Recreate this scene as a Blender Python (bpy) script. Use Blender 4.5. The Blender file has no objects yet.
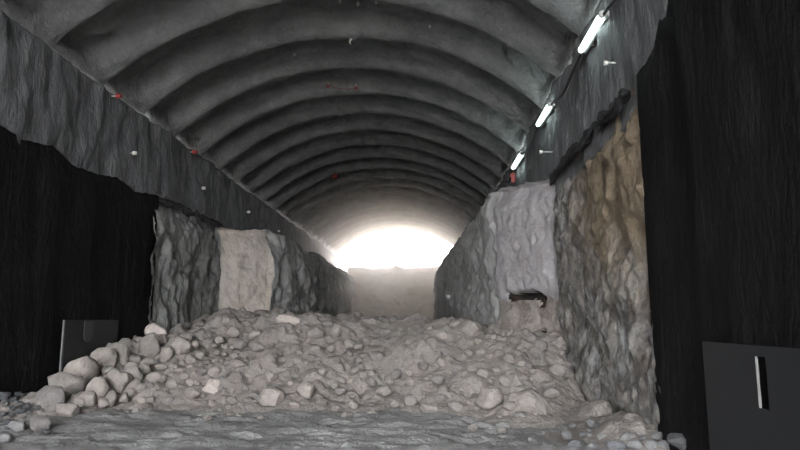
import bpy, bmesh, math, random
import numpy as np
from mathutils import Vector, Euler

random.seed(11)
rng = np.random.default_rng(5)
S = bpy.context.scene
COL = S.collection

# ------------------------------------------------------------------ camera
EYE = 1.6
F = 620.0
PITCH = math.atan(95 / F)
YAW = math.atan(25 / F * math.cos(PITCH))
cd = bpy.data.cameras.new('camera')
cam = bpy.data.objects.new('camera', cd)
COL.objects.link(cam)
cam.location = (0, 0, EYE)
cam.rotation_euler = (math.pi / 2 + PITCH, 0, YAW)
cd.sensor_width = 36
cd.lens = F / 800 * 36
cd.clip_end = 400
S.camera = cam
CM = cam.rotation_euler.to_matrix()


def ray(px, py):
    return (CM @ Vector(((px - 400) / F, (225 - py) / F, -1))).normalized()


# ------------------------------------------------------------------ numpy noise
def _hash(i, j, k, s=0):
    n = (i * 73856093) ^ (j * 19349663) ^ (k * 83492791) ^ (s * 2654435761)
    n = n & 0xffffffff
    n = ((n >> 16) ^ n) * 0x45d9f3b & 0xffffffff
    n = ((n >> 16) ^ n) * 0x45d9f3b & 0xffffffff
    n = (n >> 16) ^ n
    return (n & 0xffff) / 65535.0


def vnoise(p, s=0):
    p = np.asarray(p, float)
    i = np.floor(p).astype(np.int64)
    f = p - i
    u = f * f * f * (f * (f * 6 - 15) + 10)
    r = 0
    for a in (0, 1):
        for b in (0, 1):
            for c in (0, 1):
                w = (u[..., 0] if a else 1 - u[..., 0]) * (u[..., 1] if b else 1 - u[..., 1]) * (u[..., 2] if c else 1 - u[..., 2])
                r = r + w * _hash(i[..., 0] + a, i[..., 1] + b, i[..., 2] + c, s)
    return r * 2 - 1


def fbm(p, o=4, s=0, g=.5):
    p = np.asarray(p, float)
    r = 0
    a = 1
    for k in range(o):
        r = r + a * vnoise(p * 2 ** k + 17.3 * k, s + k)
        a *= g
    return r


def worley(p, s=0):
    """distance to the nearest point and its random value, on a 3D lattice"""
    p = np.asarray(p, float)
    i = np.floor(p).astype(np.int64)
    best = np.full(p.shape[:-1], 9.0)
    val = np.zeros(p.shape[:-1])
    for a in (-1, 0, 1):
        for b in (-1, 0, 1):
            for c in (-1, 0, 1):
                I, J, K = i[..., 0] + a, i[..., 1] + b, i[..., 2] + c
                q = np.stack([I + _hash(I, J, K, s + 1), J + _hash(I, J, K, s + 2), K + _hash(I, J, K, s + 3)], -1)
                d = np.sqrt(((q - p) ** 2).sum(-1))
                m = d < best
                best = np.where(m, d, best)
                val = np.where(m, _hash(I, J, K, s + 4), val)
    return best, val


def sstep(a, b, x):
    t = np.clip((np.asarray(x, float) - a) / (b - a), 0, 1)
    return t * t * (3 - 2 * t)


# ------------------------------------------------------------------ materials
def new_mat(name):
    m = bpy.data.materials.new(name)
    m.use_nodes = True
    nt = m.node_tree
    nt.nodes.clear()
    out = nt.nodes.new('ShaderNodeOutputMaterial')
    b = nt.nodes.new('ShaderNodeBsdfPrincipled')
    nt.links.new(b.outputs[0], out.inputs[0])
    return m, nt, b


def mapped(nt, scale, coord='pos'):
    if coord == 'pos':
        src = nt.nodes.new('ShaderNodeNewGeometry').outputs['Position']
    else:
        src = nt.nodes.new('ShaderNodeTexCoord').outputs['Object']
    mp = nt.nodes.new('ShaderNodeMapping')
    nt.links.new(src, mp.inputs[0])
    mp.inputs['Scale'].default_value = scale
    return mp.outputs[0]


def noise(nt, vec, scale, detail=5, rough=.6):
    n = nt.nodes.new('ShaderNodeTexNoise')
    nt.links.new(vec, n.inputs['Vector'])
    n.inputs['Scale'].default_value = scale
    n.inputs['Detail'].default_value = detail
    n.inputs['Roughness'].default_value = rough
    return n.outputs['Fac']


def ramp(nt, fac, stops):
    r = nt.nodes.new('ShaderNodeValToRGB')
    nt.links.new(fac, r.inputs[0])
    el = r.color_ramp.elements
    while len(el) < len(stops):
        el.new(.5)
    for e, (p, c) in zip(el, stops):
        e.position = p
        e.color = (*c, 1) if len(c) == 3 else c
    return r.outputs[0]


def mixc(nt, fac, a, b, mode='MIX'):
    m = nt.nodes.new('ShaderNodeMix')
    m.data_type = 'RGBA'
    m.blend_type = mode
    for sock, v in ((m.inputs[0], fac), (m.inputs[6], a), (m.inputs[7], b)):
        if isinstance(v, (int, float)):
            sock.default_value = v
        elif isinstance(v, tuple):
            sock.default_value = (*v, 1)
        else:
            nt.links.new(v, sock)
    return m.outputs[2]


def bump(nt, b, h, strength, dist):
    n = nt.nodes.new('ShaderNodeBump')
    n.inputs['Strength'].default_value = strength
    n.inputs['Distance'].default_value = dist
    nt.links.new(h, n.inputs['Height'])
    nt.links.new(n.outputs[0], b.inputs['Normal'])


def rocky(name, c0, c1, c2, scale=2.0, stretch=(1, 1, 1), bscale=9, bstr=.7, bdist=.04, rough=.9, coord='pos', rand=False, spec=.25):
    m, nt, b = new_mat(name)
    v = mapped(nt, stretch, coord)
    f = noise(nt, v, scale, 7, .65)
    c = ramp(nt, f, [(.34, c0), (.5, c1), (.66, c2)])
    f2 = noise(nt, v, scale * 9, 3, .6)
    c = mixc(nt, .35, c, ramp(nt, f2, [(.3, tuple(x * .7 for x in c1)), (.7, tuple(min(1, x * 1.3) for x in c1))]))
    if rand:
        oi = nt.nodes.new('ShaderNodeObjectInfo')
        c = mixc(nt, 1.0, c, ramp(nt, oi.outputs['Random'], [(0, (.72, .72, .74)), (.6, (.98, .96, .94)), (1, (1.12, 1.08, 1.04))]), 'MULTIPLY')
    nt.links.new(c, b.inputs['Base Color'])
    b.inputs['Roughness'].default_value = rough
    b.inputs['Specular IOR Level'].default_value = spec
    bump(nt, b, noise(nt, v, bscale, 6, .65), bstr, bdist)
    return m


M = {}
M['shotcrete'] = rocky('sprayed_concrete', (.11, .108, .108), (.178, .175, .173), (.255, .248, .244), 1.6, (1, 1, 1), 5, .95, .10, .6, spec=.45)
M['rib'] = rocky('sprayed_rib', (.15, .15, .15), (.20, .198, .196), (.26, .255, .25), 1.2, (1, 1, 1), 12, .4, .03, .85)
M['wallcrete'] = rocky('sprayed_wall', (.095, .095, .098), (.14, .14, .142), (.20, .198, .198), 1.3, (1, 1.5, .6), 7, .9, .08, .85)
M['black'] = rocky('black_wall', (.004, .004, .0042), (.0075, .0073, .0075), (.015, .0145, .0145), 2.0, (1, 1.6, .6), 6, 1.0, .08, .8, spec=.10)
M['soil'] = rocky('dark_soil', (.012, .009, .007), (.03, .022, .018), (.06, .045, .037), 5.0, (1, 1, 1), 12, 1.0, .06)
M['seam'] = rocky('dark_seam', (.02, .019, .021), (.045, .043, .046), (.09, .086, .088), 4.0, (1, 1, 1), 12, 1.0, .08)
M['rock_grey'] = rocky('grey_cut_rock', (.13, .13, .125), (.24, .235, .225), (.36, .35, .33), 2.2, (1.3, 1.3, .45), 10, .9, .06)
M['rock_striated'] = rocky('striated_rock', (.18, .175, .17), (.30, .29, .28), (.42, .40, .385), 1.7, (1.4, 1.4, .3), 8, .8, .06)
M['rock_pale'] = rocky('pale_block_rock', (.27, .25, .25), (.36, .335, .335), (.44, .415, .41), 2.0, (1, 1, 1.4), 12, .5, .03)
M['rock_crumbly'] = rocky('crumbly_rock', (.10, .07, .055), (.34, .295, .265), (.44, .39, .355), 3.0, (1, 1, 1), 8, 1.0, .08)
M['rock_beige'] = rocky('beige_block_rock', (.38, .31, .245), (.55, .48, .425), (.64, .58, .53), 1.4, (1, 1, .9), 8, .6, .04)
M['muck'] = rocky('muck', (.225, .196, .18), (.295, .26, .24), (.37, .332, .308), 1.2, (1, 1, 1), 11, .9, .06)
M['stone'] = rocky('loose_stone', (.26, .232, .217), (.34, .309, .29), (.425, .39, .368), 2.0, (1, 1, 1), 6, .7, .05, coord='obj', rand=True)
M['stone_grey'] = rocky('grey_stone', (.17, .172, .178), (.26, .26, .265), (.35, .345, .345), 2.0, (1, 1, 1), 6, .7, .05, coord='obj', rand=True)
M['stone_dark_and_shaded'] = rocky('dark_and_shaded_stone', (.08, .083, .087), (.13, .132, .136), (.20, .20, .203), 2.0, (1, 1, 1), 6, .7, .05, coord='obj', rand=True)  # slab's own dark tone; on the left stones, corner shade put into the colour
M['stone_pink'] = rocky('pinkish_stone', (.42, .36, .32), (.52, .45, .41), (.60, .53, .49), 2.0, (1, 1, 1), 6, .6, .05, coord='obj')
M['mud'] = rocky('tracked_ground', (.225, .215, .21), (.305, .293, .285), (.39, .374, .362), 1.3, (1, 1, 1), 14, .9, .04)
M['far_slope'] = rocky('beige_gravel', (.40, .34, .27), (.50, .43, .35), (.58, .51, .43), 2.2, (1, 1, 1), 6, .9, .08)

# the rough right hand face carries brown staining over grey
m, nt, b = new_mat('stained_rock')
v = mapped(nt, (1.3, 1.3, .8))
f = noise(nt, v, 4.0, 8, .68)
c = ramp(nt, f, [(.34, (.06, .058, .058)), (.5, (.20, .195, .195)), (.66, (.42, .41, .40))])
vb = mapped(nt, (.8, .8, .4))
fb = noise(nt, vb, 4.5, 6, .7)
sx = nt.nodes.new('ShaderNodeSeparateXYZ')
nt.links.new(nt.nodes.new('ShaderNodeNewGeometry').outputs['Position'], sx.inputs[0])
mr = nt.nodes.new('ShaderNodeMapRange')
nt.links.new(sx.outputs['Z'], mr.inputs['Value'])
mr.inputs['From Min'].default_value = 1.6
mr.inputs['From Max'].default_value = 3.9
mr2 = nt.nodes.new('ShaderNodeMapRange')
nt.links.new(sx.outputs['Y'], mr2.inputs['Value'])
mr2.inputs['From Min'].default_value = 10.2
mr2.inputs['From Max'].default_value = 7.9
mu = nt.nodes.new('ShaderNodeMath'); mu.operation = 'MULTIPLY'
nt.links.new(mr.outputs[0], mu.inputs[0]); nt.links.new(mr2.outputs[0], mu.inputs[1])
ma = nt.nodes.new('ShaderNodeMath'); ma.operation = 'ADD'
nt.links.new(mu.outputs[0], ma.inputs[0]); nt.links.new(fb, ma.inputs[1])
stain = ramp(nt, ma.outputs[0], [(.35, (0, 0, 0)), (1.5, (.85, .85, .85))])
c = mixc(nt, stain, c, mixc(nt, f, (.09, .065, .04), (.34, .25, .155)))
nt.links.new(c, b.inputs['Base Color'])
b.inputs['Roughness'].default_value = .88
b.inputs['Specular IOR Level'].default_value = .3
bump(nt, b, noise(nt, v, 9, 7, .7), 1.0, .07)
M['stained'] = m


def plain(name, c, rough=.6, metal=0, emit=None, es=0):
    m, nt, b = new_mat(name)
    v = mapped(nt, (1, 1, 1), 'obj')
    f = noise(nt, v, 8, 4, .6)
    nt.links.new(ramp(nt, f, [(.3, tuple(x * .82 for x in c)), (.7, tuple(min(1, x * 1.12) for x in c))]), b.inputs['Base Color'])
    b.inputs['Roughness'].default_value = rough
    b.inputs['Metallic'].default_value = metal
    if emit:
        b.inputs['Emission Color'].default_value = (*emit, 1)
        b.inputs['Emission Strength'].default_value = es
    return m


M['panel'] = plain('dark_panel', (.0105, .0115, .0135), .55)
M['patch'] = plain('grey_patch', (.045, .047, .05), .6)
M['tube'] = plain('lit_tube', (.9, .95, .95), .4, 0, (.80, 1.0, .97), 14)
M['housing'] = plain('lamp_housing', (.6, .62, .62), .5)
M['strip'] = plain('painted_lit_edge', (.17, .165, .155), .7)  # pale colour standing in for light on the panel edges
M['cap'] = plain('lamp_cap', (.5, .5, .48), .5)
M['cable'] = plain('cable_sheath', (.035, .034, .033), .6)
M['red'] = plain('red_paint', (.24, .028, .024), .6)
M['white'] = plain('white_plastic', (.62, .62, .56), .6)
M['string'] = plain('dull_red_string', (.18, .05, .04), .8)


# ------------------------------------------------------------------ mesh helpers
def link(name, me, mat, parent=None):
    o = bpy.data.objects.new(name, me)
    COL.objects.link(o)
    for mm in (mat if isinstance(mat, (list, tuple)) else [mat]):
        me.materials.append(mm)
    if parent:
        o.parent = parent
    return o


def grid(name, P, mat, parent=None, flip=False, mi=None):
    nu, nv = P.shape[:2]
    idx = np.arange(nu * nv).reshape(nu, nv)
    q = np.stack([idx[:-1, :-1], idx[1:, :-1], idx[1:, 1:], idx[:-1, 1:]], -1).reshape(-1, 4)
    if flip:
        q = q[:, ::-1]
    me = bpy.data.meshes.new(name)
    me.from_pydata(P.reshape(-1, 3).tolist(), [], q.tolist())
    me.polygons.foreach_set('use_smooth', [True] * len(q))
    o = link(name, me, mat, parent)
    if mi is not None:
        me.polygons.foreach_set('material_index', mi.reshape(-1).astype(int).tolist())
    me.update()
    return o


def normals(P):
    du = np.gradient(P, axis=0)
    dv = np.gradient(P, axis=1)
    n = np.cross(du, dv)
    return n / (np.linalg.norm(n, axis=-1, keepdims=True) + 1e-9)


def from_bm(name, bm, mat, parent=None, smooth=False):
    me = bpy.data.meshes.new(name)
    bm.to_mesh(me)
    bm.free()
    for p in me.polygons:
        p.use_smooth = smooth
    return link(name, me, mat, parent)


def box_bm(bm, c, s, bev=0):
    r = bmesh.ops.create_cube(bm, size=1)
    for v in r['verts']:
        v.co = Vector((v.co.x * s[0] + c[0], v.co.y * s[1] + c[1], v.co.z * s[2] + c[2]))
    if bev:
        es = list({e for v in r['verts'] for e in v.link_edges})
        bmesh.ops.bevel(bm, geom=es, offset=bev, segments=2, affect='EDGES')


def tube_mesh(name, pts, r, mat, parent=None, n=8):
    pts = [Vector(p) for p in pts]
    bm = bmesh.new()
    rings = []
    for i, p in enumerate(pts):
        t = (pts[min(i + 1, len(pts) - 1)] - pts[max(i - 1, 0)]).normalized()
        a = t.cross(Vector((0, 0, 1)))
        if a.length < .05:
            a = t.cross(Vector((1, 0, 0)))
        a.normalize()
        b_ = t.cross(a)
        rr = r[i] if isinstance(r, (list, tuple)) else r
        rings.append([bm.verts.new(p + (a * math.cos(k * 2 * math.pi / n) + b_ * math.sin(k * 2 * math.pi / n)) * rr) for k in range(n)])
    for A, B in zip(rings, rings[1:]):
        for k in range(n):
            bm.faces.new((A[k], A[(k + 1) % n], B[(k + 1) % n], B[k]))
    bm.faces.new(rings[0][::-1])
    bm.faces.new(rings[-1])
    bmesh.ops.recalc_face_normals(bm, faces=bm.faces)
    return from_bm(name, bm, mat, parent, True)


def tag(o, label=None, cat=None, group=None, kind=None):
    if label: o['label'] = label
    if cat: o['category'] = cat
    if group: o['group'] = group
    if kind: o['kind'] = kind
    return o


def empty(name, loc, rot=(0, 0, 0)):
    o = bpy.data.objects.new(name, None)
    o.empty_display_size = .1
    COL.objects.link(o)
    o.location = loc
    o.rotation_euler = rot
    return o


# ------------------------------------------------------------------ tunnel shell
XL, XR = -5.96, 2.44
CX, HW = (XL + XR) / 2, (XR - XL) / 2
ZS, ZC = EYE + 4.32, EYE + 6.0
RISE = ZC - ZS
R = (HW ** 2 + RISE ** 2) / (2 * RISE)
ZO = ZC - R
AM = math.asin(HW / R)
Y0, Y1 = -9.0, 42.0
DEP = .38
RIB0, RSP = 12.49, 1.657

ys = np.concatenate([np.arange(Y0, 2, .35), np.arange(2, 24, .065), np.arange(24, Y1 + .01, .12)])
ys[-1] = Y1

# recessed vault between the ribs
a = np.linspace(-AM - .03, AM + .03, 200)
YY, AA = np.meshgrid(ys, a, indexing='ij')
q = np.stack([AA * R, YY, YY * 0], -1)
swirl = fbm(q * np.array([.8, 1.1, 1]), 2, 40)
dd = fbm(np.stack([AA * R * 1.7 + YY * 1.0 + swirl * .5, YY * 2.6 - AA * R * .5, YY * 0 + 3.3], -1), 4, 3)
rad = R + DEP + .12 + .03 * dd
P = np.stack([CX + rad * np.sin(AA), YY, ZO + rad * np.cos(AA)], -1)
ceil = grid('ceiling', P, M['shotcrete'])
tag(ceil, 'dark grey sprayed concrete tunnel vault between the arched ribs', None, None, 'structure')

# ribs: a slow swell towards the viewer, a sharp drop away from him
prof_t = np.array([-1.60, -1.50, -1.40, -1.30, -1.20, -1.10, -1.00, -.91, -.82, -.73, -.65, -.57, -.50, -.43, -.36, -.29, -.22, -.16, -.11, -.06, -.03, 0, .012, .025, .04, .07, .11])
prof_d = np.array([-.02, -.01, 0, 0, 0, .005, .01, .015, .02, .025, .035, .05, .08, .125, .18, .235, .28, .31, .325, .335, .34, .335, .31, .25, .16, .03, -.12])
_t = np.concatenate([np.arange(-1.64, -.06, .05), prof_t[prof_t >= -.061]])
prof_d = np.interp(_t, prof_t, prof_d) * DEP / .34
prof_t = _t
for k in range(-12, 18):
    ye = RIB0 + RSP * k
    if ye > Y1 - .1:
        break
    na = 230 if -6 < k < 12 else 120 if k > 0 else 60
    a = np.linspace(-AM, AM, na)
    TT, AA = np.meshgrid(np.arange(len(prof_t)), a, indexing='ij')
    jit = .035 * vnoise(np.stack([AA * R * .5, AA * 0 + k * 7.1, AA * 0], -1), 9) + .012 * vnoise(np.stack([AA * R * 4, AA * 0 + k * 3.1, AA * 0], -1), 8)
    yy = ye + prof_t[TT] * (1.0 + .12 * vnoise(np.stack([AA * R * .4, AA * 0 + k, AA * 0 + 4], -1), 2)) + jit
    dn = fbm(np.stack([AA * R * 2.2, yy * 2.2, yy * 0 + 1.7], -1), 4, 6)
    lump = fbm(np.stack([AA * R * 2.0 + yy, yy * 3.4 - AA * R * .8, yy * 0 + k], -1), 4, 3)
    depth = prof_d[TT] + (.012 + .10 * sstep(-.22, -.55, prof_t[TT])) * lump + .012 * dn + .02 * vnoise(np.stack([AA * R * .45, AA * 0 + k * 2.3, AA * 0], -1), 5)
    fill = sstep(AM - .34 / R, AM - .02 / R, np.abs(AA)) * (prof_t[TT] < .03)
    depth = depth + (DEP - .02 - depth) * fill * sstep(-1.61, -1.45, prof_t[TT])
    rad = R + DEP - depth
    P = np.stack([CX + rad * np.sin(AA), yy, ZO + rad * np.cos(AA)], -1)
    rb = grid('rib', P, M['shotcrete'], ceil)

# side walls, with a ledge outwards over their top where the vault springs
zz = np.concatenate([np.arange(-.4, 3.66, .12), np.arange(3.68, ZS + .02, .055)])
zz[-1] = ZS


def side_wall(name, x, sgn, label):
    rows_x = np.concatenate([np.zeros(len(zz)), [.12, .3, .6]])
    rows_z = np.concatenate([zz, [ZS + .035, ZS + .05, ZS + .06]])
    Yg, J = np.meshgrid(ys, np.arange(len(rows_x)), indexing='ij')
    Z = rows_z[J]
    st = fbm(np.stack([Yg * 2.7, Z * .55, Yg * 0 + sgn], -1), 4, 21)
    lm = fbm(np.stack([Yg * .8, Z * .8, Yg * 0 + sgn], -1), 3, 25)
    fi = fbm(np.stack([Yg * 5, Z * 2.6, Yg * 0 + sgn], -1), 3, 27)
    d = .035 * st + .05 * lm + .03 * fi
    X = x + sgn * (rows_x[J]) - sgn * d * (rows_x[J] < .05) + sgn * .45 * sstep(3.90, 3.72, Z)
    Z = Z + (J > len(zz) - 4) * .02 * vnoise(np.stack([Yg * 3, Yg * 0, Yg * 0], -1), 4)
    P = np.stack([X, Yg, Z], -1)
    o = grid(name, P, M['wallcrete'], flip=sgn > 0)
    return tag(o, label, None, None, 'structure')


side_wall('wall_left', XL, -1, 'grey sprayed upper wall of the tunnel on the left')
side_wall('wall_right', XR, 1, 'grey sprayed upper wall of the tunnel on the right')


# black lower walls nearest the viewer
def black_wall(name, x, sgn, ya, yb, ztop, label):
    yv = np.concatenate([np.arange(Y0, 2, .4), np.arange(2, yb, .07), [yb]]) if ya < 2 else np.arange(ya, yb, .07)
    zv = np.arange(-.3, 1.001, .02) if False else np.linspace(0, 1, 70)
    Yg, T = np.meshgrid(yv, zv, indexing='ij')
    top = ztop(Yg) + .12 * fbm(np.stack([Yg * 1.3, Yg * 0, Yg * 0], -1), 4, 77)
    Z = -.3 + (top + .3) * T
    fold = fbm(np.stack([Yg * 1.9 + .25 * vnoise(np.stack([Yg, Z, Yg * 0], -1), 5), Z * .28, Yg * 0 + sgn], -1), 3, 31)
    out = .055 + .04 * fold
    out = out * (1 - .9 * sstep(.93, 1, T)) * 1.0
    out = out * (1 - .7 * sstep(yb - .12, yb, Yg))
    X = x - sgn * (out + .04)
    # close the sheet back into the wall along its top and end
    P = np.stack([X, Yg, Z], -1)
    back = P[:, -1:, :].copy(); back[..., 0] = x + sgn * .15
    P = np.concatenate([P, back], 1)
    endr = P[-1:, :, :].copy(); endr[..., 0] = x + sgn * .7
    star = P[:1, :, :].copy(); star[..., 0] = x + sgn * .7
    P = np.concatenate([star, P, endr], 0)
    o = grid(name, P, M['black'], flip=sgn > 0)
    return tag(o, label, None, None, 'structure')


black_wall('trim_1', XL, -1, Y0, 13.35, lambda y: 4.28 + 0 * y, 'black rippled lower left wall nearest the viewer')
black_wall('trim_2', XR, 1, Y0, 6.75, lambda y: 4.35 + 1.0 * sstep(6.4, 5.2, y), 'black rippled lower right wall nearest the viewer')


# ------------------------------------------------------------------ rock benches
def bench(name, path, xw, sgn, ztop, zone, amp, zst, mats, label, bulge=None):
    path = np.array(path, float)          # (Y, x) along the foot of the bench edge
    seg = np.sqrt((np.diff(path, axis=0) ** 2).sum(1))
    s = np.concatenate([[0], np.cumsum(seg)])
    su = [0]
    while su[-1] < s[-1]:
        yv = np.interp(su[-1], s, path[:, 0])
        su.append(su[-1] + ((.032 if sgn > 0 else .05) if yv < 14 else .055 if yv < 24 else .13))
    su = np.array(su)
    # soften the corners of the path a little
    def ev(u):
        return np.stack([np.interp(u, s, path[:, 0]), np.interp(u, s, path[:, 1])], -1)
    pc = sum(ev(su + k * .1) for k in (-1, 0, 1)) / 3
    tan = np.gradient(pc, axis=0)
    tan /= np.linalg.norm(tan, axis=1, keepdims=True) + 1e-9
    nrm = np.stack([-tan[:, 1] * -sgn, tan[:, 0] * -sgn], -1)   # (dY, dx) pointing into the tunnel
    nt_, nf = 10, 130
    rows = []
    for j in range(nt_):                    # bench top, wall to edge
        t = j / nt_
        rows.append(('t', t))
    for j in range(nf):
        rows.append(('f', j / (nf - 1)))
    P = np.zeros((len(su), len(rows), 3))
    face = np.zeros(len(rows))
    zt = ztop(pc[:, 0])
    for j, (k, t) in enumerate(rows):
        if k == 't':
            P[:, j, 0] = (xw + sgn * .1) + (pc[:, 1] - (xw + sgn * .1)) * t
            P[:, j, 1] = pc[:, 0]
            P[:, j, 2] = zt + .05
        else:
            face[j] = 1
            P[:, j, 0] = pc[:, 1]
            P[:, j, 1] = pc[:, 0]
            P[:, j, 2] = zt * (1 - t) - .3 * t
    zfrac = P[..., 2] / zt[:, None]
    fq = 3.0 if sgn > 0 else 2.4
    rnd = sstep(.86, 1.0, zfrac) ** 2 * .18 * face
    A = amp(pc[:, 0], pc[:, 1])[:, None] + 0 * zfrac
    zs = zst(pc[:, 0])[:, None] + 0 * zfrac
    u = su[:, None] + 0 * zfrac
    d = A * (fbm(np.stack([u * fq, P[..., 2] * zs * fq, u * 0 + sgn], -1), 5, 51, .58) * .8 + .45 * fbm(np.stack([u * .7, P[..., 2] * .6, u * 0], -1), 2, 57))
    wd, wv = worley(np.stack([u * 1.6 * fq, P[..., 2] * zs * 1.6 * fq, u * 0], -1), 61)
    d = d + A * .9 * (wv - .5) * sstep(.6, .25, wd)
    d = d + A * .55 * fbm(np.stack([u * 4.5, P[..., 2] * zs * 4.5, u * 0 + 5], -1), 3, 71, .6)
    w2, v2 = worley(np.stack([u * 3.5 * fq, P[..., 2] * zs * 3.5 * fq, u * 0], -1), 73)
    d = d + A * .8 * (v2 - .4) * sstep(.62, .2, w2)
    if bulge is not None:
        bl = bulge(P[..., 1], P[..., 2], u)
        d = d + bl
    d = d * face - rnd
    P[..., 0] += nrm[:, None, 1] * d
    P[..., 1] += nrm[:, None, 0] * d * face
    P[..., 2] += (1 - face) * .07 * fbm(P * np.array([2, 2, 0]), 4, 66)
    mi = np.tile(zone((pc[:-1, 0] + pc[1:, 0]) / 2, su[:-1])[:, None], (1, len(rows) - 1))
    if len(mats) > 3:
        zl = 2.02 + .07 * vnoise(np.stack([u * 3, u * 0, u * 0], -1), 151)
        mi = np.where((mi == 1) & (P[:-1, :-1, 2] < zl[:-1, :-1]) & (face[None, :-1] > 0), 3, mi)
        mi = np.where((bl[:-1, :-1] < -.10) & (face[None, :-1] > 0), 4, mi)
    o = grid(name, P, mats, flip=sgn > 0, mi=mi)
    return tag(o, label, None, None, 'structure')


bench('rock_bench', [(13.0, XL + .10), (17.3, XL + .14), (18.9, -4.72), (20.5, -4.42), (27.8, -4.2), (43, -4.1)], XL, -1,
      lambda y: 4.25 + .06 * np.sin(y) - .1 * sstep(22, 34, y),
      lambda y, s: np.where(y < 17.35, 0, np.where(y < 18.85, 1, 2)),
      lambda y, x: np.where(y < 17.3, .09, np.where(y < 18.8, .032, .15)),
      lambda y: np.where(y < 17.3, .55, np.where(y < 18.8, .9, .38)),
      [M['rock_grey'], M['rock_beige'], M['rock_striated']],
      'left rock bench with a beige squared block face and striated side')


def rbulge(Y, Z, u):
    # the undercut below the pale block
    zone = sstep(11.25, 11.6, Y) * sstep(14.2, 13.2, Y)
    cut = -.36 * np.exp(-((Z - 2.05 - .03 * np.sin(Y * 9) - .05 * vnoise(np.stack([u * 6, u * 0, u * 0], -1), 161)) / .06) ** 2) * sstep(11.5, 11.8, Y) * sstep(12.75, 12.4, Y)
    w, v = worley(np.stack([u * 3.5, Z * 4, u * 0], -1), 141)
    cut = cut - .30 * (v > .72) * sstep(.42, .2, w) * sstep(1.98, 1.88, Z) * zone
    return zone * (.05 * sstep(1.7, 1.2, Z) - .03 * sstep(2.1, 2.0, Z)) + cut


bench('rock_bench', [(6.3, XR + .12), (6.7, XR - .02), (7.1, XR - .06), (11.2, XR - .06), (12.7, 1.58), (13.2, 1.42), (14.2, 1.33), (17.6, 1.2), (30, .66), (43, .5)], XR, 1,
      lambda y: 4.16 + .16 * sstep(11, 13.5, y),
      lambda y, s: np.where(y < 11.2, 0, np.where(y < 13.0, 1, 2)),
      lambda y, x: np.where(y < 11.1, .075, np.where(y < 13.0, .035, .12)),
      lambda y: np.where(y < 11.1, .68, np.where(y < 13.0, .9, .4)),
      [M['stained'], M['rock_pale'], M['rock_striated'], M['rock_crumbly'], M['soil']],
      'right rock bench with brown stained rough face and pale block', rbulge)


# ragged dark lip where the sprayed wall meets the left and right rock
def lip(xw, sgn, ya, yb, z, label):
    n = int((yb - ya) / .05)
    Yv = np.linspace(ya, yb, n)
    th = np.linspace(0, 2 * math.pi, 12)
    Yg, T = np.meshgrid(Yv, th, indexing='ij')
    r = .024 * (1 + 1.5 * fbm(np.stack([Yg * 4, np.cos(T) * 1.5, np.sin(T) * 1.5], -1), 4, 81))
    r = r * np.minimum(1, np.minimum(Yg - ya, yb - Yg) / .1 + .05)
    zc = z(Yg) + .05 * fbm(np.stack([Yg * 2, Yg * 0, Yg * 0], -1), 3, 83)
    P = np.stack([xw - sgn * .10 + r * np.cos(T), Yg, zc + 2.2 * r * np.sin(T)], -1)
    o = grid('trim_3' if sgn < 0 else 'trim_4', P, M['seam'])
    tag(o, label, None, None, 'structure')


lip(XL, -1, 13.2, 17.6, lambda y: 4.27 + 0 * y, 'ragged dark seam above the left grey rock face')
lip(XR, 1, 6.8, 11.4, lambda y: 4.18 + 0 * y, 'ragged dark seam above the right brown rock face')

# ------------------------------------------------------------------ ground, muck heap, far slope
FZ = .30      # floor level: the camera is held 1.3 m above it
TX = [-6.2, -5.8, -5.2, -4.6, -1.85, 0, .6, 1.2, 1.6, 2.0, 2.45, 3]
TY = [6.2, 6.6, 8.5, 9.2, 9.2, 9.0, 8.5, 7.8, 8.0, 8.6, 9.3, 9.3]
SX = [-6.2, -3, 1.2, 1.6, 2.0, 2.45, 3]
SV = [.42, .42, .38, .38, .42, .6, .6]
CXs = [-6.2, -3, 0, .9, 1.4, 2.3, 3]
CV = [1.70, 1.66, 1.50, 1.55, 1.36, 1.32, 1.3]
LY = [6, 8.4, 9.6, 10.2, 10.7, 11.5, 13, 15, 17.5]
LC = [.40, .46, .50, .58, .72, .95, 1.28, 1.58, 1.70]


def heap_base(x, y):
    toe = np.interp(x, TX, TY) + .25 * vnoise(np.stack([x * 1.1, y * 0, y * 0], -1), 91)
    h = FZ + (y - toe) * np.interp(x, SX, SV)
    cap = np.interp(x, CXs, CV) - .10 * sstep(17.5, 21, y)
    lw = sstep(-3.9, -5.1, x)
    cap = cap * (1 - lw) + lw * np.minimum(cap, np.interp(y, LY, LC))
    apron = FZ + .16 * sstep(1.5, 2.3, x) * sstep(5.8, 6.8, y)
    k = .12
    t = np.clip(.5 + .5 * (cap - h) / k, 0, 1)
    return np.maximum(cap * (1 - t) + h * t - k * t * (1 - t), apron - .02 - .3 * (x < 1.4))


def heap_h(x, y):
    b = heap_base(x, y)
    p = np.stack([x, y, x * 0], -1)
    g = sstep(FZ - .08, FZ + .25, b)
    b = b + g * .10 * fbm(p * .9, 3, 95)
    pz = np.stack([x, y, b], -1)
    w0, v0 = worley(pz * 1.6 + 3, 131)
    w1, v1 = worley(pz * 2.9 + 5, 97)
    w2, v2 = worley(pz * 6.0 + 9, 99)
    dome = lambda w, r: np.sqrt(np.maximum(0, 1 - (w / r) ** 2))
    b = b + g * (.20 * dome(w0, .5) * (v0 > .55) * v0 + .13 * dome(w1, .58) * v1 + .065 * dome(w2, .6) * v2)
    return b - .08 * g + .015 * g * fbm(p * 9, 2, 93)


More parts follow.
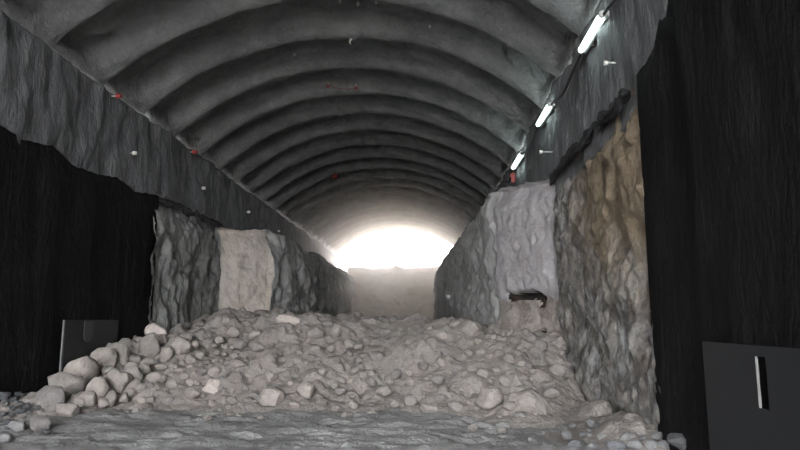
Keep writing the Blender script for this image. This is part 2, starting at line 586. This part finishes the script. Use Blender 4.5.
xs = np.arange(-5.94, 2.44, .036)
yv = np.concatenate([np.arange(5.2, 14, .034), np.arange(14, 18.5, .07), np.arange(18.5, 34.5, .2)])
Xg, Yg = np.meshgrid(xs, yv, indexing='ij')
Z = heap_h(Xg, Yg)
heap = grid('rubble_heap', np.stack([Xg, Yg, Z], -1), M['muck'])
tag(heap, 'low heap of crushed pinkish grey muck across the tunnel floor', 'rubble', None, 'stuff')


def ground_h(x, y):
    p = np.stack([x, y, x * 0], -1)
    z = .035 * fbm(p * .8, 4, 101) + .03 * fbm(p * np.array([2.0, 4.5, 1]), 4, 103)
    w, v = worley(p * 6, 105)
    z = z + .03 * v * sstep(.5, .1, w)
    # curved tyre tracks with cross ridges
    for (x0, cur, ph) in ((-3.0, .05, 0), (-1.2, .05, 1), (.7, -.03, 2)):
        xc = x0 + cur * (y - 8) ** 2
        e = np.exp(-((x - xc) / .28) ** 4)
        z = z + e * (-.04 + .028 * np.sin((y + np.abs(x - xc) * .8) * 26 + ph))
    # transverse drag marks near the heap
    z = z + .02 * np.sin(y * 20 + x * 1.2) * np.exp(-((x - .8) / 1.3) ** 2) * np.exp(-((y - 8.3) / .6) ** 2)
    return z + FZ


xs = np.arange(-6.3, 2.8, .05)
yv = np.concatenate([np.arange(-9, 5, .4), np.arange(5, 13, .04), np.arange(13, 34, .5)])
Xg, Yg = np.meshgrid(xs, yv, indexing='ij')
fl = grid('floor', np.stack([Xg, Yg, ground_h(Xg, Yg)], -1), M['mud'])
tag(fl, 'grey muddy tunnel floor with tyre tracks in front of the heap', None, None, 'structure')

xs = np.arange(-4.8, 1.4, .08)
yv = np.arange(30, 44.01, .08)
Xg, Yg = np.meshgrid(xs, yv, indexing='ij')
p = np.stack([Xg, Yg, Xg * 0], -1)
Z = 1.1 + 3.75 * np.clip((Yg - 33.0) / 5.6, 0, 1)
Z = Z + .12 * fbm(p * 1.2, 4, 111) + .05 * fbm(p * 5, 2, 113)
sl = grid('gravel_slope', np.stack([Xg, Yg, Z], -1), M['far_slope'])
tag(sl, 'beige gravel slope closing the far end of the slot', None, None, 'structure')
Xg, Yg = np.meshgrid(np.linspace(-60, 60, 30), np.linspace(43.5, 150, 30), indexing='ij')
og = grid('outside_ground', np.stack([Xg, Yg, 4.45 + .1 * fbm(np.stack([Xg, Yg, Xg * 0], -1) * .2, 3, 9)], -1), M['far_slope'])
tag(og, 'pale ground outside the far tunnel mouth', None, None, 'structure')
Xg, Yg = np.meshgrid(np.linspace(-40, 40, 30), np.linspace(-60, -8.8, 20), indexing='ij')
og = grid('outside_ground', np.stack([Xg, Yg, -.05 + .03 * fbm(np.stack([Xg, Yg, Xg * 0], -1) * .4, 3, 9)], -1), M['mud'])
tag(og, 'grey ground outside the near tunnel mouth behind the viewer', None, None, 'structure')


# ------------------------------------------------------------------ stones
def hit(px, py):
    """where the sight line through a photo pixel meets heap or floor"""
    d = ray(px, py)
    t = np.arange(5.5, 20, .02)
    X, Y, Zr = d.x * t, d.y * t, EYE + d.z * t
    H = np.maximum(heap_base(X, Y), FZ)
    m = np.nonzero(Zr < H)[0]
    if len(m) == 0:
        return None
    i = m[0]
    return Vector((X[i], Y[i], Zr[i]))


def rock_mesh(seed, sub, ang=10):
    r = random.Random(seed)
    bm = bmesh.new()
    bmesh.ops.create_icosphere(bm, subdivisions=sub, radius=1)
    pl = []
    for _ in range(ang):
        n = Vector((r.gauss(0, 1), r.gauss(0, 1), r.gauss(0, 1))).normalized()
        pl.append((n, r.uniform(.55, .86)))
    co = []
    for v in bm.verts:
        c = v.co.copy()
        for n, d in pl:
            k = c.dot(n)
            if k > d:
                c -= n * (k - d) * .93
        co.append(c)
    co = np.array([tuple(c) for c in co])
    dn = fbm(co * 1.8 + seed * 3.7, 4, seed)
    co = co * (1 + .09 * dn[:, None] + .04 * fbm(co * 5 + seed, 2, seed + 3)[:, None])
    co = co / np.abs(co).max(0)
    for v, c in zip(bm.verts, co):
        v.co = Vector(c)
    me = bpy.data.meshes.new('stone')
    bm.to_mesh(me)
    bm.free()
    me.polygons.foreach_set('use_smooth', [True] * len(me.polygons))
    return me


PROTO = {}
for key, sub in (('stone', 3), ('stone_grey', 3), ('stone_dark_and_shaded', 3), ('stone_pink', 4)):
    PROTO[key] = []
    for i in range(12 if key == 'stone' else 6):
        me = rock_mesh(100 + i + 31 * len(PROTO), sub, 9 + i % 5)
        me.materials.append(M[key])
        PROTO[key].append(me)


def stone(name, px, py, w, h, label, group=None, mat='stone', tilt=0, lift=.15, cat='rock'):
    d = ray(px, py)
    t = np.arange(5.0, 20, .01)
    X, Y, Zr = d.x * t, d.y * t, EYE + d.z * t
    H = np.maximum(heap_base(X, Y), FZ)
    rr = t / F / 2 * h * 1.08
    m = np.nonzero(Zr - lift * rr < H)[0]
    if len(m) == 0:
        return None
    i = m[0]
    while X[i] - t[i] / F / 2 * w * 1.05 < XL + .17 and i > 0:
        i -= 1
    while X[i] + t[i] / F / 2 * w * 1.05 > XR + .02 and i > 0:
        i -= 1
    c = Vector((X[i], Y[i], Zr[i]))
    dist = t[i]
    k = dist / F / 2
    me = random.choice(PROTO[mat])
    o = bpy.data.objects.new(name, me)
    COL.objects.link(o)
    rx, rz = w * k * 1.1, h * k * 1.1
    ry = (rx + rz) / 2 * random.uniform(.8, 1.05)
    o.scale = (rx, ry, rz)
    o.rotation_euler = (random.uniform(-.25, .25), tilt, random.uniform(-.35, .35))
    o.location = c
    tag(o, label, cat, group)
    return o


BIG = [
    (63, 385, 32, 25, 'boulder', 'widest pale boulder with flat top, left end of the row by the black wall', .25),
    (49, 397, 26, 22, 'boulder', 'rounded grey boulder directly under the left of the widest flat-topped boulder', 0),
    (81, 375, 23, 33, 'boulder', 'tall leaning grey boulder between the widest boulder and the round white one', .35),
    (101, 359, 23, 23, 'boulder', 'round pale boulder highest in front of the dark left panel', 0),
    (119, 356, 20, 24, 'boulder', 'upright grey boulder just right of the round pale one by the panel', .1),
    (124, 345, 13, 14, 'boulder', 'small pale boulder perched on top of the upright grey one by the panel', 0),
    (111, 348, 12, 11, 'boulder', 'small dark-edged boulder wedged behind the round pale one at the panel', 0),
    (97, 389, 18, 23, 'boulder', 'egg-shaped standing boulder in the second row under the round pale one', .2),
    (88, 399, 15, 13, 'boulder', 'small boulder leaning on the foot of the egg-shaped standing one', -.2),
    (107, 373, 12, 14, 'boulder', 'small dark grey boulder tucked in the gap above the egg-shaped one', 0),
    (120, 381, 21, 23, 'boulder', 'slanting grey boulder right of the egg-shaped one', -.5),
    (132, 375, 18, 17, 'boulder', 'grey boulder lying right above the slanting one', -.3),
    (157, 331, 21, 14, 'boulder', 'pinkish flat boulder topping the pile beside the grey rock face', .15),
    (150, 347, 17, 24, 'boulder', 'tall pale boulder under the left of the pinkish flat one', .1),
    (166, 353, 13, 16, 'boulder', 'upright pale boulder under the right of the pinkish flat one', 0),
    (179, 331, 12, 12, 'boulder', 'small block-shaped boulder right of the pinkish flat one on the pile crest', .2),
    (180, 347, 17, 18, 'boulder', 'broad pale boulder below the small block on the pile crest', 0),
    (140, 342, 9, 9, 'rock', 'single small cube-like rock standing against the black wall end', 0),
    (67, 411, 22, 16, 'boulder', 'low angular boulder at the foot of the row below the widest boulder', .3),
    (38, 423, 18, 14, 'boulder', 'pale angular boulder lying on the floor at the far left front', .2),
    (18, 426, 15, 9, 'rock', 'flat grey rock on the floor left of the pale angular front boulder', 0),
    (5, 438, 14, 8, 'rock', 'flat pale rock at the bottom left corner of the floor', 0),
    (110, 398, 10, 14, 'rock', 'upright small rock at the row foot right of the egg-shaped boulder', .1),
    (213, 387, 18, 13, 'boulder', 'pinkish flat rock on the left heap slope below the beige block', 0),
    (193, 394, 16, 11, 'rock', 'grey flat rock left of the pinkish flat one on the heap slope', 0),
    (489, 397, 25, 22, 'boulder', 'largest boulder at the right foot of the heap, with a split down its side', 0),
    (529, 402, 17, 15, 'boulder', 'half-buried rounded rock right of the split boulder at the heap foot', 0),
    (431, 408, 19, 12, 'boulder', 'flat pale rock at the middle foot of the heap', .1),
    (456, 406, 14, 10, 'rock', 'rounded rock between the flat pale one and the split boulder', 0),
    (374, 356, 16, 11, 'rock', 'lone flat rock high in the middle of the heap', .15),
    (271, 398, 24, 18, 'boulder', 'broad half-buried boulder at the left middle foot of the heap', 0),
    (288, 320, 24, 11, 'boulder', 'long pinkish flat slab on the heap crest below the striated left bench', .1),
    (315, 333, 16, 12, 'boulder', 'whitish rock on the heap crest right of the long pinkish slab', 0),
    (306, 390, 17, 15, 'boulder', 'grey rounded rock right of the broad half-buried boulder', 0),
    (680, 441, 20, 15, 'rock', 'dark flat slab on the floor between stained rock face and slotted panel', 0),
    (629, 437, 16, 10, 'rock', 'bluish grey rock at the foot of the stained rock face', 0),
]
PINK = {(157, 331), (213, 387), (288, 320)}
for (px, py, w, h, nm, lab, tl) in BIG:
    mt = 'stone_pink' if (px, py) in PINK else ('stone_dark_and_shaded' if px > 670 else 'stone_grey' if px > 600 or px < 30 else 'stone')
    stone('boulder' if nm == 'boulder' else 'rock', px, py, w, h, lab, None, mt, tl, .5)

G_LEFT = ('fist-sized stone packed among the boulders along the black left wall', 'stones packed among the left boulders')
G_FOOT = ('small stone along the foot of the heap at the floor edge', 'stones along the heap foot')
G_MID = ('small pale stone half buried in the face of the heap', 'stones in the heap face')
G_TOP = ('small pale stone on the crest of the heap before the slot', 'stones on the heap crest')
G_SHADE = ('small grey stone coloured darker for shade, spilled on the floor beside the black left wall', 'stones beside the black left wall')
G_RIGHT = ('small bluish stone on the floor under the stained right rock face', 'stones under the right rock face')
G_PILE = ('small pale stone on the pile between the left boulders and beige block', 'stones on the pile right of the boulders')

taken = [(b[0], b[1], max(b[2], b[3]) * .5) for b in BIG]


def small(px, py, w, h, G, mat='stone'):
    taken.append((px, py, max(w, h) * .5))
    stone('stone', px, py, w, h, G[0], G[1], mat, random.uniform(-.4, .4), .8 if G is G_RIGHT else .4, 'stone')


for t in [(135, 360, 12, 8), (133, 367, 13, 9), (141, 351, 13, 10), (129, 393, 12, 9), (139, 388, 13, 9), (103, 402, 9, 10), (52, 408, 11, 9), (33, 397, 9, 8), (43, 404, 9, 9), (80, 402, 9, 8), (124, 398, 8, 10)]:
    small(*t, G_LEFT)
for t in [(147, 363, 11, 9), (144, 370, 9, 13), (161, 341, 12, 12), (162, 367, 11, 6), (153, 378, 15, 10), (185, 338, 12, 12), (174, 341, 10, 10), (159, 377, 12, 9), (203, 372, 12, 9), (214, 372, 13, 9), (158, 393, 10, 7), (167, 401, 11, 7), (179, 402, 11, 7), (172, 366, 9, 7), (190, 360, 9, 8), (184, 375, 9, 7), (172, 384, 11, 8), (148, 386, 9, 8), (150, 399, 9, 6), (194, 345, 10, 9), (200, 355, 8, 7)]:
    small(*t, G_PILE)
for t in [(372, 381, 12, 8), (383, 391, 15, 10), (395, 403, 9, 8), (411, 401, 12, 12), (441, 399, 13, 9), (372, 413, 9, 6), (509, 406, 14, 9), (473, 428, 9, 8), (502, 430, 9, 6), (353, 404, 10, 8), (336, 408, 9, 6), (322, 402, 10, 8), (294, 405, 10, 8), (250, 408, 10, 6), (232, 400, 9, 6), (415, 414, 8, 5), (551, 393, 15, 10), (520, 416, 10, 7), (448, 418, 8, 5)]:
    small(*t, G_FOOT)
for t in [(336, 332, 11, 10), (303, 322, 10, 8), (260, 315, 12, 8), (245, 312, 12, 9), (226, 320, 10, 7), (455, 325, 12, 9), (440, 322, 9, 7), (351, 325, 10, 7), (328, 324, 11, 8), (413, 323, 9, 6)]:
    small(*t, G_TOP)
for t in [(505, 381, 12, 10), (557, 370, 15, 12), (509, 358, 12, 10), (349, 345, 11, 9), (540, 345, 13, 11), (446, 352, 11, 9), (240, 345, 12, 9), (255, 335, 13, 9), (480, 352, 10, 8), (466, 374, 11, 8), (550, 385, 12, 8)]:
    small(*t, G_MID)
for t in [(616, 446, 15, 9), (635, 445, 14, 9), (656, 435, 10, 8), (650, 445, 12, 9), (548, 446, 14, 9), (574, 446, 14, 10), (593, 446, 13, 9), (567, 435, 10, 8), (602, 437, 9, 7), (583, 434, 8, 6), (664, 445, 10, 8), (532, 441, 9, 6)]:
    small(*t, G_RIGHT, 'stone_grey')


def scatter(n, fn, lo, hi, G, mat='stone', sep=.95):
    c = tries = 0
    while c < n and tries < n * 40:
        tries += 1
        px, py = fn()
        w = random.uniform(lo, hi) * random.choice((.8, 1, 1, 1.25))
        if any((px - a) ** 2 + (py - b_) ** 2 < (sep * (r_ + w * .5)) ** 2 for a, b_, r_ in taken):
            continue
        small(px, py, w, w * random.uniform(.6, .85), G, mat)
        c += 1


scatter(34, lambda: (random.uniform(0, 48), random.uniform(392, 432)), 5, 9, G_SHADE, 'stone_dark_and_shaded')  # darker colour stands in for the shade of this corner
scatter(40, lambda: (random.uniform(135, 235), random.uniform(340, 403)), 5, 11, G_PILE)
scatter(105, lambda: (random.uniform(230, 565), random.uniform(326, 392)), 5, 11, G_MID)
scatter(30, lambda: (random.uniform(120, 540), random.uniform(396, 418)), 4, 7, G_FOOT)
scatter(14, lambda: (random.uniform(565, 668), random.uniform(420, 448)), 5, 9, G_RIGHT, 'stone_grey')


# ------------------------------------------------------------------ panels against the black walls
def slotted_panel():
    y0, y1, z1, x0, th = 3.5, 5.15, 1.43, 2.22, .02
    sy0, sy1, sz0, sz1 = 4.23, 4.36, 1.02, 1.36
    o = empty('panel', (x0, (y0 + y1) / 2, 0))
    bm = bmesh.new()
    Ys, Zs = [y0, sy0, sy1, y1], [0, sz0, sz1, z1]
    for fx in (0, th):
        V = [[bm.verts.new((fx, y - (y0 + y1) / 2, z)) for z in Zs] for y in Ys]
        for i in range(3):
            for j in range(3):
                if i == 1 and j == 1:
                    continue
                bm.faces.new((V[i][j], V[i + 1][j], V[i + 1][j + 1], V[i][j + 1]))
        if fx == 0:
            V0 = V
    def wall(pa, pb):
        bm.faces.new((V0[pa[0]][pa[1]], V0[pb[0]][pb[1]], V[pb[0]][pb[1]], V[pa[0]][pa[1]]))
    per = [(0, 0), (1, 0), (2, 0), (3, 0), (3, 1), (3, 2), (3, 3), (2, 3), (1, 3), (0, 3), (0, 2), (0, 1)]
    for k in range(len(per)):
        wall(per[k], per[(k + 1) % len(per)])
    hole = [(1, 1), (2, 1), (2, 2), (1, 2)]
    for k in range(4):
        wall(hole[k], hole[(k + 1) % 4])
    bmesh.ops.recalc_face_normals(bm, faces=bm.faces)
    from_bm('board', bm, M['panel'], o)
    bm = bmesh.new()
    t = .004
    box_bm(bm, (th / 2, sy1 - (y0 + y1) / 2 - t / 2, (sz0 + sz1) / 2), (th - .002, t, sz1 - sz0), 0)
    e = from_bm('slot_lit_edge', bm, M['strip'], o)  # thin pale box put in for the light on the slot's far reveal
    e['label'] = 'slot edge coloured pale as if lit'
    return tag(o, 'dark grey panel with a narrow upright slot against the right black wall', 'panel')


slotted_panel()


def left_panel():
    y0, y1, z1, x0, th = 9.85, 11.6, 1.60, -5.79, .05
    o = empty('panel', (x0, (y0 + y1) / 2, 0))
    bm = bmesh.new()
    box_bm(bm, (0, 0, z1 / 2), (th, y1 - y0, z1), .008)
    from_bm('board', bm, M['panel'], o)
    bm = bmesh.new()
    pts = [(-.14, .17), (-.14, -.08)] + [(-.14 * math.cos(k * math.pi / 8), -.08 - .10 * math.sin(k * math.pi / 8)) for k in range(1, 8)] + [(.14, -.08), (.14, .17)]
    f0 = bm.faces.new([bm.verts.new((0, y, z)) for y, z in pts])
    ex = bmesh.ops.extrude_face_region(bm, geom=[f0])
    for v in ex['geom']:
        if isinstance(v, bmesh.types.BMVert):
            v.co.x += .015
    bmesh.ops.recalc_face_normals(bm, faces=bm.faces)
    pa = from_bm('patch', bm, M['patch'], o)
    pa.location = (th / 2 - .003, 10.55 - (y0 + y1) / 2, z1 - .19)
    pa['label'] = 'lighter grey rounded patch'
    bm = bmesh.new()
    box_bm(bm, (0, 0, 0), (th * .5, .015, z1), .002)
    ed = from_bm('lit_edge_strip', bm, M['strip'], o)  # pale strip added for light falling on the panel's near edge
    ed.location = (0, -(y1 - y0) / 2 - .005, z1 / 2)
    ed['label'] = 'upright panel edge coloured pale as if lit'
    return tag(o, 'dark panel with a lighter rounded patch standing behind the left boulders', 'panel')


left_panel()


# ------------------------------------------------------------------ tube lamps and their cable
def lamp(ya, yb, z, label):
    L = yb - ya
    o = empty('tube_lamp', (XR - .085, (ya + yb) / 2, z))
    bm = bmesh.new()
    box_bm(bm, (.045, 0, 0), (.05, L, .09), .012)
    from_bm('housing', bm, M['housing'], o)
    h = L / 2 - .05
    n = 10
    pts = [(-.02, -h + 2 * h * i / n, 0) for i in range(n + 1)]
    tube_mesh('tube', pts, .042, M['tube'], o, 12)
    for s in (-1, 1):
        tube_mesh('end_cap', [(-.02, s * h, 0), (-.02, s * (h + .045), 0), (-.02, s * (h + .06), 0)], [.05, .05, .03], M['cap'], o, 12)
    for s in (-1, 1):
        bm = bmesh.new()
        box_bm(bm, (.09, s * L * .3, 0), (.06, .03, .05), .004)
        from_bm('bracket', bm, M['cap'], o)
    return tag(o, label, 'lamp', 'tube lamps along the right wall')


LZ = EYE + 3.95
lamps = [(7.66, 8.82), (11.08, 12.36), (14.52, 16.0)]
for (ya, yb), lb in zip(lamps, ('lit white tube lamp on right wall, nearest and largest of three',
                                'lit white tube lamp on right wall, the middle of three',
                                'lit white tube lamp on right wall, farthest and smallest, above the red bracket')):
    lamp(ya, yb, LZ, lb)
pts = []
for a_, b_ in ((4.8, 7.7), (8.8, 11.1), (12.34, 14.55), (15.98, 17.6)):
    for i in range(13):
        t = i / 12
        pts.append((XR - .09 - .02 * math.sin(t * math.pi), a_ + (b_ - a_) * t, LZ - .02 - .16 * math.sin(t * math.pi) + .02 * math.sin(t * 9)))
tag(tube_mesh('cable', pts, .02, M['cable']), 'dark sagging cable linking the tube lamps along the right wall', 'cable')


# ------------------------------------------------------------------ small markers
def on_wall(px, py, x):
    d = ray(px, py)
    t = x / d.x
    return Vector((x, d.y * t, EYE + d.z * t))


def on_vault(px, py, inset):
    d = ray(px, py)
    for t in np.arange(3, 45, .02):
        X, Z_ = d.x * t, EYE + d.z * t
        if (X - CX) ** 2 + (Z_ - ZO) ** 2 > (R - inset) ** 2 and Z_ > ZS:
            return Vector((X, d.y * t, Z_))


def marker(name, p, mat, size, label, cat, group=None, stick=.14, sgn=-1):
    """a little cap on a short peg that is driven into the wall"""
    o = empty(name, p)
    tube_mesh('peg', [(sgn * stick, 0, 0), (0, 0, 0)], .012, M['cap'], o, 6)
    bm = bmesh.new()
    bmesh.ops.create_cone(bm, cap_ends=True, segments=10, radius1=size, radius2=size * .7, depth=size * 1.6)
    for v in bm.verts:
        v.co = Vector((v.co.z, v.co.y, v.co.x))
    from_bm('cap', bm, mat, o)
    return tag(o, label, cat, group)


marker('survey_marker', on_wall(119, 96, XL + .1), M['red'], .055, 'small red marker on left wall under a rib end, the upper nearer one', 'marker', 'red wall markers')
marker('survey_marker', on_wall(195, 152, XL + .1), M['red'], .065, 'small red marker on left wall under a rib end, the lower farther one', 'marker', 'red wall markers')
for (px, py), lb in zip(((135, 153), (204, 188), (249, 212), (279, 231)),
                        ('small white plug on left wall above the black sheet end', 'small white plug on left wall above the grey rock face',
                         'small white plug on left wall above the beige block', 'small white plug on left wall above the striated bench')):
    marker('wall_plug', on_wall(px, py, XL + .1), M['white'], .05 if px > 140 else .045, lb, 'plug', 'white plugs on the left wall')
p = on_wall(541, 152, XR - .22)
marker('wall_peg', p, M['white'], .035, 'small pale peg with rod on right wall below the middle lamp', 'peg', 'pale pegs on the right wall', .3, 1)
p = on_wall(606, 63, XR - .12)
marker('wall_peg', p, M['white'], .035, 'small pale peg on right wall below the nearest lamp', 'peg', 'pale pegs on the right wall', .22, 1)

# red bracket by the farthest lamp
p = on_wall(513, 178, XR - .08)
o = empty('wall_bracket', p)
bm = bmesh.new(); box_bm(bm, (0, 0, 0), (.10, .16, .26), .015); from_bm('plate', bm, M['red'], o)
bm = bmesh.new(); box_bm(bm, (-.05, 0, .06), (.06, .06, .10), .01); from_bm('box', bm, M['red'], o)
tag(o, 'small red bracket on the right wall below the farthest lamp', 'bracket')

# hanging bits under the crown
p = on_vault(335, 175, .12)
o = empty('hanging_tag', p)
tube_mesh('cord', [(0, 0, .22), (0, 0, .0)], .012, M['string'], o, 6)
bm = bmesh.new()
bmesh.ops.create_uvsphere(bm, u_segments=12, v_segments=8, radius=.13)
for v in bm.verts:
    v.co = Vector((v.co.x, v.co.y * .5, v.co.z * .85 - .06))
from_bm('disc', bm, M['red'], o, True)
tag(o, 'red round tag hanging under the far crown of the vault', 'tag')

pA, pB = on_vault(328, 86, .03), on_vault(356, 88, .03)
for pp, lb in ((pA, 'tiny red bolt at the left end of the red string under the crown'), (pB, 'tiny red bolt at the right end of the red string under the crown')):
    o = empty('anchor_bolt', pp)
    tube_mesh('shank', [(0, 0, .12), (0, 0, 0)], .012, M['cap'], o, 6)
    bm = bmesh.new(); bmesh.ops.create_uvsphere(bm, u_segments=10, v_segments=8, radius=.045); from_bm('head', bm, M['red'], o, True)
    tag(o, lb, 'bolt', 'bolts under the crown')
tag(tube_mesh('string', [tuple(pA.lerp(pB, i / 8) - Vector((0, 0, .05 * math.sin(i / 8 * math.pi)))) for i in range(9)], .009, M['string']), 'thin red string stretched between two bolts under the crown', 'string')

p = on_vault(350, 38, .02)
o = tag(tube_mesh('rag', [p + Vector((0, 0, .05)), p + Vector((.02, 0, -.03)), p + Vector((-.01, .01, -.08)), p + Vector((.015, 0, -.14))], [.02, .035, .022, .012], M['white']), 'little white rag hanging from a rib near the crown', 'rag')
for (px, py), lb in zip(((294, 55), (376, 3), (358, 5), (340, 2), (414, 25), (430, 27), (438, 33)),
                        ('round pale bolt plate on the vault left of the white rag', 'pale bolt plate on the vault at the top edge of view, rightmost of three',
                         'pale bolt plate on the vault at the top edge of view, middle of three', 'pale bolt plate on the vault at the top edge of view, leftmost of three',
                         'pale bolt plate right of the rag, first of three in a row', 'pale bolt plate right of the rag, second of three in a row', 'pale bolt plate right of the rag, last of three in a row')):
    p = on_vault(px, py, -.26)
    o = empty('bolt_plate', p)
    r0 = .05 if px == 294 else .03
    tube_mesh('plate', [(0, 0, .06), (0, 0, 0)], r0, M['white'], o, 10)
    tube_mesh('bolt', [(0, 0, .2), (0, 0, -.03)], .010, M['cap'], o, 6)
    tag(o, lb, 'bolt plate', 'bolt plates on the vault')

# ------------------------------------------------------------------ dust haze near the far mouth
HAZE = .10
bm = bmesh.new()
box_bm(bm, ((XL + XR) / 2, (22 + Y1 - .1) / 2, 4.7), (XR - XL + .8, Y1 - .1 - 22, 6.6))
hz = from_bm('dust_haze', bm, [])
hm = bpy.data.materials.new('haze')
hm.use_nodes = True
nt = hm.node_tree
nt.nodes.clear()
out = nt.nodes.new('ShaderNodeOutputMaterial')
vs = nt.nodes.new('ShaderNodeVolumeScatter')
vs.inputs['Color'].default_value = (1, .92, .875, 1)
vs.inputs['Density'].default_value = HAZE
vs.inputs['Anisotropy'].default_value = .7
sx = nt.nodes.new('ShaderNodeSeparateXYZ')
nt.links.new(nt.nodes.new('ShaderNodeNewGeometry').outputs['Position'], sx.inputs[0])
mr = nt.nodes.new('ShaderNodeMapRange')
nt.links.new(sx.outputs['Y'], mr.inputs['Value'])
mr.inputs['From Min'].default_value = 23
mr.inputs['From Max'].default_value = 41
mr.inputs['To Min'].default_value = .0
mr.inputs['To Max'].default_value = HAZE
nt.links.new(mr.outputs[0], vs.inputs['Density'])
nt.links.new(vs.outputs[0], out.inputs['Volume'])
hz.data.materials.append(hm)
tag(hz, 'bright dusty haze in front of the far tunnel mouth', 'haze', None, 'stuff')

# ------------------------------------------------------------------ daylight
w = bpy.data.worlds.new('sky')
S.world = w
w.use_nodes = True
nt = w.node_tree
nt.nodes.clear()
out = nt.nodes.new('ShaderNodeOutputWorld')
bg = nt.nodes.new('ShaderNodeBackground')
nt.links.new(bg.outputs[0], out.inputs[0])
tc = nt.nodes.new('ShaderNodeTexCoord')
sp = nt.nodes.new('ShaderNodeSeparateXYZ')
nt.links.new(tc.outputs['Generated'], sp.inputs[0])
sky = ramp(nt, sp.outputs['Y'], [(0, (.93, .965, 1.0)), (.25, (.42, .395, .38))])
nt.links.new(sky, bg.inputs['Color'])
bg.inputs['Strength'].default_value = 25


def portal(y, z0, z1, rot):
    ld = bpy.data.lights.new('daylight_opening', 'AREA')
    ld.shape = 'RECTANGLE'
    ld.size, ld.size_y = XR - XL + .6, z1 - z0
    ld.cycles.is_portal = True
    o = bpy.data.objects.new('daylight_opening', ld)
    COL.objects.link(o)
    o.location = (CX, y, (z0 + z1) / 2)
    o.rotation_euler = rot


portal(Y0 - .05, 0, 7.95, (math.pi / 2, 0, math.pi))
portal(Y1 + .05, 4.0, 7.95, (math.pi / 2, 0, 0))

S.view_settings.view_transform = 'Standard'
S.view_settings.look = 'None'
S.view_settings.gamma = 1
S.view_settings.use_curve_mapping = False
S.view_settings.exposure = 0.36
S.cycles.max_bounces = 10
S.cycles.diffuse_bounces = 8
S.cycles.volume_bounces = 2
S.cycles.sample_clamp_indirect = 8
